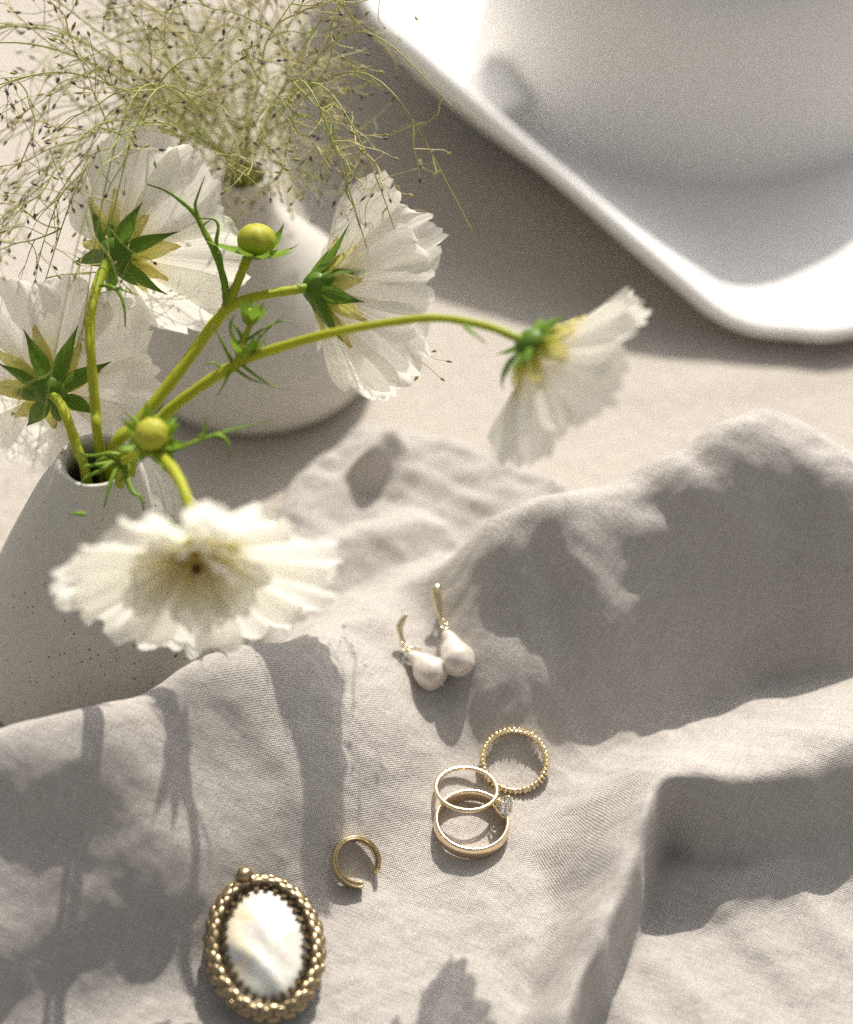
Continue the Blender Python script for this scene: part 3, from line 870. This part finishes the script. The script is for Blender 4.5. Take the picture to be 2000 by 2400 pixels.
# ------------------------------------------------------------------ grass spray in the back vase
rg = np.random.default_rng(77)
NECK = np.array((V2C[0], V2C[1], 80.0))
def spindle(c, d, L, R):
    d = unit(d)
    P = [c+d*L*t for t in (-.5, -.28, 0, .3, .5)]
    return tube(P, [R*.12, R*.8, R, R*.5, R*.08], 5)
def wiggle(p, d, L, rg, n=5, droop=.4, wob=.22):
    P = [p]; d = unit(d)
    for i in range(n):
        d = unit(d+rg.normal(size=3)*wob+np.array((0, 0, -droop/n)))
        P.append(P[-1]+d*L/n)
    return P
def grass_stem(end, mid, rg, nb=8, bl=42, ns=4, label=None, dens=1.0, w=.38, start=.42):
    r = root('grass_stem', tuple(NECK+(0, 0, -30)), label or 'thin green grass stem in the back vase, spreading a haze of tiny dark seeds', 'grass', 'grass stems in the back vase')
    st, sd = Geo(), Geo()
    p0 = NECK+np.array((rg.normal()*2.4, rg.normal()*2.4, -25))
    pts = [p0, NECK+np.array((rg.normal()*2.2, rg.normal()*2.2, 2)), mid, end]
    P, R = spline(pts, [w, w, w*.85, max(.13, w*.4)], 12)
    P = P+np.cumsum(np.cumsum(rg.normal(size=P.shape)*.16, 0)-np.linspace(0, 1, len(P))[:, None]*0, 0)*.55*np.linspace(0, 1, len(P))[:, None]
    st.add(*tube(P, R, 5), tint=rg.uniform(0, .25))
    T = np.gradient(P, axis=0)
    for b in range(nb):
        f = start+(1-start)*((b+rg.uniform(.1, .9))/nb)
        i = min(int(f*(len(P)-1)), len(P)-2)
        out = unit(unit(T[i])*.75+rg.normal(size=3)*.75)
        L = bl*(1.15-.6*f)*rg.uniform(.7, 1.3)
        B = wiggle(P[i], out, L, rg, 6, .35, .2)
        Bs, Br = spline(B, np.linspace(.30, .16, len(B)), 3)
        tn = rg.uniform(.1, .9)
        st.add(*tube(Bs, Br, 4, False), tint=tn)
        ends = [(B[-1], B[-1]-B[-2])]
        for k in range(max(1, int(ns*dens))):
            j = rg.integers(len(Bs)//4, len(Bs)-1)
            dd = unit(unit(Bs[j+1]-Bs[j])*.8+rg.normal(size=3)*.7)
            Cc = wiggle(Bs[j], dd, rg.uniform(6, 19), rg, 4, .4, .22)
            Cs, Cr = spline(Cc, np.linspace(.18, .12, len(Cc)), 2)
            st.add(*tube(Cs, Cr, 3, False), tint=min(1, tn+.2))
            ends.append((Cc[-1], Cc[-1]-Cc[-2]))
            if rg.uniform() < .45:
                C2 = wiggle(Cc[2], dd+rg.normal(size=3)*.6, rg.uniform(4, 9), rg, 3, .4, .2)
                st.add(*tube(C2, .10, 3, False), tint=min(1, tn+.2))
                ends.append((C2[-1], C2[-1]-C2[-2]))
        for e, d in ends:
            V, F = spindle(e+unit(d)*.8, d, rg.uniform(1.8, 2.9), rg.uniform(.36, .56))
            sd.add(V, F, tint=rg.uniform(0, 1))
    st.mk('stalk', M_GRASS, r)
    o = sd.mk('seed_heads', M_SEED, r)
    o['kind'] = 'stuff'
    return r
specs = [  # end px, py, Z ; bulge ; label
    (-60, 30, 610, 22, 'grass stem sweeping out through the upper left corner of the picture'),
    (-80, 170, 615, 26, 'grass stem arching to the left edge just below the corner one'),
    (-70, 330, 610, 30, 'grass stem arching over to the left edge above the upper left flower'),
    (-60, 520, 600, 34, 'grass stem drooping low behind the upper left flower to the left edge'),
    (-40, 650, 600, 40, 'lowest left grass stem, bowed down to the flower that shows its back'),
    (60, 60, 650, 20, None), (120, 250, 700, 20, None), (150, 420, 640, 26, None), (230, -70, 640, 12, None), (330, 20, 720, 8, None), (430, -90, 700, 4, None),
    (480, 30, 800, 2, 'blurred grass stem standing straight up at the back of the bunch'),
    (560, -90, 660, 4, None), (620, -40, 622, 8, 'sharp green grass stem rising to the top edge right of the middle'),
    (640, 90, 770, 4, None), (760, 10, 640, 12, None), (850, -20, 645, 14, 'grass stem leaning right to the top edge, next to the white hat'),
    (810, 330, 625, 24, 'short grass stem bending over the petals of the middle flower'),
    (60, 480, 690, 26, None), (240, 140, 770, 12, None), (90, 560, 640, 34, None), (700, 260, 640, 18, None), (-30, 420, 650, 30, None)]
for i, (x, y, Z, bul, lab) in enumerate(specs):
    e = PZ(x, y, Z)
    m = NECK*.45+e*.55+np.array((0, 0, bul))
    grass_stem(e, m, rg, nb=int(rg.integers(8, 12)), bl=46, ns=6, w=rg.uniform(.24, .42), label=lab)
# a few wispy stems that cross to the right and hang down
for (x, y, Z, bul, nb, lab) in ((40, 830, 592, 62, 5, 'grass stem falling in front of the flower that shows its back'),
                                (330, 770, 594, 66, 5, 'grass stem falling in front of the upper left flower and the round bud stalk'),
                                (-20, 1040, 590, 62, 4, 'longest drooping grass stem, hanging beside the left vase at the picture edge'),
                                (1150, 440, 632, 44, 3, 'grass stem reaching farthest right over the shadow of the white hat'),
                                (1175, 590, 625, 50, 3, 'thin grass stem running right and bending down beside the white hat'),
                                (1000, 640, 612, 52, 3, 'thin grass stem hanging over the right petals of the middle flower'),
                                (960, 800, 600, 60, 4, 'grass stem drooping past the middle flower with seeds hanging over the tablecloth')):
    e = PZ(x, y, Z)
    m = NECK*.5+e*.5+np.array((0, 0, bul))
    grass_stem(e, m, rg, nb=nb, bl=30, ns=2, label=lab, w=.3, start=.55)

# ------------------------------------------------------------------ jewellery
def ring_band(prof, n=96, a0=0.0, a1=2*math.pi):
    """closed cross-section (r, z) swept round; open if a1-a0 < 2 pi"""
    full = abs(a1-a0) > 2*math.pi-1e-6
    m = len(prof); V = []
    K = n if full else n+1
    for k in range(K):
        a = a0+(a1-a0)*k/n
        for q, z in prof:
            V.append((q*math.cos(a), q*math.sin(a), z))
    F = []
    for k in range(n):
        k2 = (k+1) % K
        for j in range(m):
            j2 = (j+1) % m
            F.append((k*m+j, k2*m+j, k2*m+j2, k*m+j2))
    if not full:
        F.append(tuple(range(m))); F.append(tuple((K-1)*m+j for j in range(m))[::-1])
    return V, F
def round_prof(r, z0, w, h, n=14, p=2.6):
    """super-ellipse cross-section"""
    o = []
    for k in range(n):
        a = 2*math.pi*k/n
        c, s = math.cos(a), math.sin(a)
        o.append((r+w*math.copysign(abs(c)**(2/p), c), z0+h*math.copysign(abs(s)**(2/p), s)))
    return o

# beaded ring
c, n = rest(hit(1205, 1796), 10)
r = root('ring', tuple(c), 'gold ring ribbed all round like a string of tiny beads, lying flat', 'ring', 'gold rings on the cloth')
M = frame(n, 0, c)
V, F = ring_band(round_prof(9.1, 1.25, .42, .9), 96)
mk('band', xf(M, V), F, M_GOLD, r)
bp = [(.02, -1.25), (.45, -1.12), (.62, -.6), (.64, 0), (.62, .6), (.45, 1.12), (.02, 1.25)]
V, F = lathe(bp, 10)
V = [(x*2.05, y*.80, z*1.1) for x, y, z in V]
me_bead = mesh_of('bead', V, F, M_GOLD)
NB = 44
for k in range(NB):
    a = 2*math.pi*k/NB
    big = 1.0 if k % 2 else .86
    L = Matrix.Translation((9.55*math.cos(a), 9.55*math.sin(a), 1.25)) @ Matrix.Rotation(a, 4, 'Z') @ Matrix.Diagonal((big, big, big, 1))
    place('bead', me_bead, M @ L, r)

# plain band
c, n = rest(hit(1104, 1945), 11)
r = root('ring', tuple(c), 'wide smooth rose gold band standing flat, propping up the ring with the stone', 'ring', 'gold rings on the cloth')
M = frame(n, 0, c)
prof = [(9.9, .1), (10.5, 0), (10.85, .5), (11.05, 1.5), (11.1, 2.5), (11.05, 3.6), (10.85, 4.6), (10.5, 5.1), (9.95, 5.0), (9.75, 4.2), (9.7, 2.5), (9.75, .8)]
V, F = ring_band(prof, 128)
mk('band', xf(M, V), F, M_GOLD2, r)
band_c, band_n = c.copy(), n.copy()

# solitaire
nv = unit(np.array((.06, .17, 1.0)))
d = rdir(1094, 1849)
cc = hit(1094, 1849)
def clearance(cc):
    Mx = frame(nv, 0, cc)
    return min(q[2]-zat(q[0], q[1]) for q in (xf(Mx, [(9.3*math.cos(a), 9.3*math.sin(a), -.7)])[0] for a in np.linspace(0, 2*math.pi, 48)))
top = band_c[2]+5.2
while clearance(cc) < 0 or cc[2]-9.3*nv[1] < top-2.0:
    cc = cc-d*.25                                          # raised until it lies on the wide band and clears the cloth
r = root('ring', tuple(cc), 'thin gold ring with one round clear stone, leaning on the wide band', 'ring', 'gold rings on the cloth')
M = frame(nv, 0, cc)
V, F = ring_band(round_prof(8.95, 0, .72, .68, 14, 2.0), 110)
mk('band', xf(M, V), F, M_GOLD, r)
sa = math.radians(-34)
Ms = M @ Matrix.Rotation(sa, 4, 'Z') @ Matrix.Translation((9.6, 0, 0)) @ Matrix.Rotation(math.radians(78), 4, 'Y')
# stone: table up along local z
def brilliant(R):
    n = 16; V = []
    for q, z in ((.56*R, .36*R), (.82*R, .24*R), (R, .05*R), (R, -.03*R), (.5*R, -.46*R), (.02, -.86*R)):
        for k in range(n):
            a = 2*math.pi*(k+.5*(q == .82*R))/n
            V.append((q*math.cos(a), q*math.sin(a), z))
    F = grid_faces(n, 6, True); F.append(tuple(range(n-1, -1, -1)))
    return V, F
V, F = brilliant(3.1)
V = [(x, y, z+4.1) for x, y, z in V]
mk('stone', xf(Ms, V), [f[::-1] for f in F], M_STONE, r, smooth=False)
for k in range(6):
    a = 2*math.pi*(k+.5)/6
    P = [(1.0*math.cos(a), 1.0*math.sin(a), .3), (2.2*math.cos(a), 2.2*math.sin(a), 2.2), (3.15*math.cos(a), 3.15*math.sin(a), 4.0), (2.75*math.cos(a), 2.75*math.sin(a), 4.85)]
    P, R = spline(P, [.42, .38, .36, .3], 4)
    V, F = tube(P, R, 7)
    mk('prong', xf(Ms, V), F, M_GOLD, r)
V, F = ring_band(round_prof(2.1, 2.0, .28, .28, 8, 2), 30)
mk('gallery', xf(Ms, V), F, M_GOLD, r)

# open ring
c, n = rest(hit(830, 2028), 7)
r = root('ring', tuple(c), 'small open gold ring with a gap at lower right, half in shadow', 'ring', 'gold rings on the cloth')
M = frame(n, 0, c)
prof = [(6.15, .2), (6.6, 0), (6.95, .35), (7.1, 1.4), (7.12, 2.4), (7.0, 3.25), (6.8, 3.45), (6.62, 3.3), (6.58, 2.7), (6.5, 2.7), (6.46, 3.3), (6.3, 3.5), (6.12, 3.3), (6.05, 1.6)]
prof = [(6.55+(q-6.55)*1.15, z*1.2) for q, z in prof]
a0, a1 = math.radians(-22), math.radians(285)
V, F = ring_band(prof, 90, a0, a1)
A = np.array(V)
# the lower end flares into a little open channel
ang = np.repeat(np.linspace(a0, a1, 91), len(prof))
f = np.clip((ang-math.radians(215))/math.radians(60), 0, 1)
rad_ = np.hypot(A[:, 0], A[:, 1])
outw = np.where(rad_ > 6.54, 1.0, 0.0)*f*.75
sc = (rad_+outw)/rad_
A[:, 0] *= sc; A[:, 1] *= sc
mk('band', xf(M, A), F, M_GOLD3, r)
for a, s in ((a0, 1), (a1, 1)):
    V, F = lathe(prof_smooth([(.02, 1.0), (.7, .75), (.95, 0), (.7, -.75), (.02, -1.0)], 3), 14)
    V = np.array(V)*(.9, .75, 1.25)+np.array((6.55, 0, 1.7))
    if a == a1: V = V*(1.03, .8, 1)
    mk('end_cap', xf(M @ Matrix.Rotation(a, 4, 'Z'), V), F, M_GOLD3, r)

# pearl earrings
def drop(L, W):
    """drop-shaped profile along z, hung from z=0 down to -L"""
    return prof_smooth([(.25, 0), (.85, -.5), (.12*L, -.14*L), (.24*W, -.27*L), (.385*W, -.44*L), (.49*W, -.63*L), (.48*W, -.78*L), (.36*W, -.92*L), (.16*W, -.985*L), (.02, -L)], 4)
def earring(top, tip, W, hook, post, label, rg, pin=False):
    """top, tip: pixel and height above the cloth of the pearl's ends; hook: pixel chain"""
    def on(x, y, up):
        p = hit(x, y)
        d = rdir(x, y)
        # walk back along the ray until it stands 'up' mm off the cloth
        Z = 470 + 0.0
        q = p.copy(); s = 0
        while q[2]-zat(q[0], q[1]) < up and s < 80:
            q = q-d*.5; s += .5
        return q
    a, b = on(*top), on(*tip)
    r = root('pearl_earring', tuple(hit(top[0], top[1])), label, 'earring', 'pearl drop earrings')
    ax = a-b; L = np.linalg.norm(ax)
    M = frame(ax, .2, a)
    V, F = lathe(drop(L, W), 36)
    V = np.array(V)
    V = V+np.stack([.14*np.sin(V[:, 2]*1.1), .12*np.cos(V[:, 2]*.9+1)-.1, 0*V[:, 2]], 1)
    mk('pearl', xf(M, V), F, M_PEARL, r)
    # cap and jump rings
    V, F = lathe([(.02, 1.2), (.5, 1.0), (.75, .3), (.85, -.5), (.6, -.6)], 14)
    mk('cap', xf(M, V), F, M_GOLD, r)
    for k in (0, 1):
        Mr = frame(np.cross(ax, (0, .3, 1) if k else (1, .2, .1)), 0, a+unit(ax)*(1.6+1.5*k))
        V, F = ring_band(round_prof(.95, 0, .22, .22, 8, 2), 20)
        mk('jump_ring', xf(Mr, V), F, M_GOLD, r)
    P, R = spline([on(x, y, h) for x, y, h, w in hook], [w*1.2 for *_, w in hook], 6)
    V, F = tube(P, R, 10, True, .7)
    mk('hook', V, F, M_GOLD, r)
    P, R = spline([on(x, y, h) for x, y, h in post], [.38]*len(post), 6)
    V, F = tube(P, R, 7)
    mk('post', V, F, M_GOLD, r)
    if pin:
        V, F = lathe([(.02, .5), (.35, .3), (.4, -.4)], 10)
        mk('pin', xf(frame(-ax, 0, b), V), F, M_GOLD, r)
    return r
rg = np.random.default_rng(5)
earring((1046, 1476, 2.6), (1086, 1578, 5.0), 10.2,
        [(1037, 1462, 1.6, .55), (1032, 1440, 3.0, .75), (1026, 1412, 5.0, 1.15), (1024, 1390, 6.0, 1.25), (1026, 1376, 6.0, .95), (1033, 1374, 4.5, .5)],
        [(1033, 1374, 4.5), (1032, 1400, 1.8), (1035, 1430, 1.2), (1038, 1460, 1.4)], 'pearl drop earring with its gold hook stretched out straight above, right of the pair', rg)
earring((958, 1526, 2.6), (1036, 1602, 4.6), 10.6,
        [(948, 1512, 1.6, .5), (940, 1490, 3.8, .75), (937, 1470, 5.6, .95), (944, 1454, 7.4, .85), (954, 1440, 9.0, .4)],
        [(952, 1518, 1.4), (966, 1518, 1.6), (986, 1523, 1.2)], 'pearl drop earring with its gold hook curling up at left, left of the pair', rg, True)

# brooch
c, n = rest(hit(621, 2222), 19)
n = unit(n*.5+np.array((0, 0, .5)))
c = hit(621, 2222); d = rdir(621, 2222)
def low_(c):
    Mx = frame(n, math.radians(9), c)
    return np.percentile([q[2]-zat(q[0], q[1]) for q in (xf(Mx, [(f*16.0*math.cos(t), f*21.6*math.sin(t), 0)])[0] for f in (.5, 1) for t in np.linspace(0, 6.28, 40))], 5)
while low_(c) > -.5: c = c+d*.2
while low_(c) < -.5: c = c-d*.2
r = root('brooch', tuple(c), 'oval antique brass brooch with beaded border round a mother of pearl stone', 'brooch')
M = frame(n, math.radians(9), c)
def oval(a, b, prof, n=96):
    """closed cross-section (offset from the oval, z)"""
    m = len(prof); V = []
    for k in range(n):
        t = 2*math.pi*k/n
        for o_, z in prof:
            V.append(((a+o_)*math.cos(t), (b+o_)*math.sin(t), z))
    F = []
    for k in range(n):
        k2 = (k+1) % n
        for j in range(m):
            F.append((k*m+j, k2*m+j, k2*m+(j+1) % m, k*m+(j+1) % m))
    return V, F
CA, CB = 11.6, 16.9
V, F = oval(CA, CB, [(-3, .3), (4.2, .3), (4.6, .8), (4.2, 1.7), (3.2, 2.7), (2.0, 3.2), (.9, 2.9), (.3, 2.2), (-.6, 2.0), (-3, 1.9)])
mk('frame', xf(M, V), F, M_DARK, r)
V, F = lathe(prof_smooth([(1.0, 2.0), (1.0, 2.6), (.93, 3.7), (.78, 4.8), (.55, 5.7), (.28, 6.2), (.01, 6.35)], 4), 72)
V = np.array(V)*(CA, CB, 1)
V[:, 2] -= 1.0
V[:, 2] += .22*np.sin(V[:, 0]*.62+.4*V[:, 1])*np.clip((1.0-(V[:, 0]/CA)**2-(V[:, 1]/CB)**2), 0, 1)
mk('cabochon', xf(M, V), F, M_MOP, r)
V, F = lathe(prof_smooth([(.02, .62), (.5, .55), (.86, .28), (1, -.1), (.9, -.5)], 2), 12)
me_scale = mesh_of('scale', V, F, M_BRASS)
rg = np.random.default_rng(9)
def on_oval(off, count, phase):
    a, b = CA+off, CB+off
    t = np.linspace(0, 2*math.pi, 2001)
    L = np.concatenate([[0], np.cumsum(np.hypot(np.diff(a*np.cos(t)), np.diff(b*np.sin(t))))])
    for k in range(count):
        q = np.interp((k+phase)/count*L[-1], L, t)
        x, y = a*math.cos(q), b*math.sin(q)
        yield k, x, y, math.atan2(a*math.sin(q), b*math.cos(q))     # outward normal angle
for off, z, cnt, ph, sx, sy, tilt in ((1.9, 3.15, 28, 0, 1.0, 1.65, -8), (3.3, 2.7, 28, .5, 1.45, 1.95, 26), (4.5, 1.3, 28, 0, 1.1, 1.85, 62)):
    for k, x, y, an in on_oval(off, cnt, ph):
        s = rg.uniform(.9, 1.1)
        L = Matrix.Translation((x, y, z+rg.normal()*.1)) @ Matrix.Rotation(an+rg.normal()*.08, 4, 'Z') @ Matrix.Rotation(math.radians(tilt+rg.normal()*5), 4, 'Y') @ Matrix.Diagonal((sx*s, sy*s*(1.08 if k % 2 else .95), .95, 1))
        place('scale', me_scale, M @ L, r)
# claws: three-pointed crowns bent over the stone
G = Geo()
cl = [(-.55, 0), (.55, 0), (.55, .9), (.72, 1.5), (.38, 1.25), (.17, 1.25), (0, 2.0), (-.17, 1.25), (-.38, 1.25), (-.72, 1.5), (-.55, .9)]
V = [(0, x, y) for x, y in cl]+[(.35, x*.9, y*.96) for x, y in cl]
k = len(cl)
F = [tuple(range(k)), tuple(range(2*k-1, k-1, -1))]+[(i, (i+1) % k, k+(i+1) % k, k+i) for i in range(k)]
me_claw = mesh_of('claw', V, F, M_CLAW, smooth=False)
for k, x, y, an in on_oval(.3, 32, .2):
    L = Matrix.Translation((x, y, 2.45)) @ Matrix.Rotation(an, 4, 'Z') @ Matrix.Rotation(math.radians(-52+rg.normal()*6), 4, 'Y') @ Matrix.Diagonal((1.2, 1.25, 1.45, 1)) @ Matrix.Rotation(rg.normal()*.08, 4, 'X')
    place('claw', me_claw, M @ L, r)
# fluted ball on the rim
pts = prof_smooth([(2.2, -.8), (2.3, .2), (1.9, 1.4), (1.1, 2.05), (.02, 2.3)], 3)
V = []
for q, z in pts:
    for k in range(40):
        a = 2*math.pi*k/40
        f = 1+.06*math.cos(10*a)
        V.append((q*f*math.cos(a), q*f*math.sin(a), z))
Mb = M @ Matrix.Translation((-3.4, CB+3.9, 3.4)) @ Matrix.Rotation(math.radians(-18), 4, 'X')
mk('knob', xf(Mb, V), grid_faces(40, len(pts), True), M_BRASS, r)
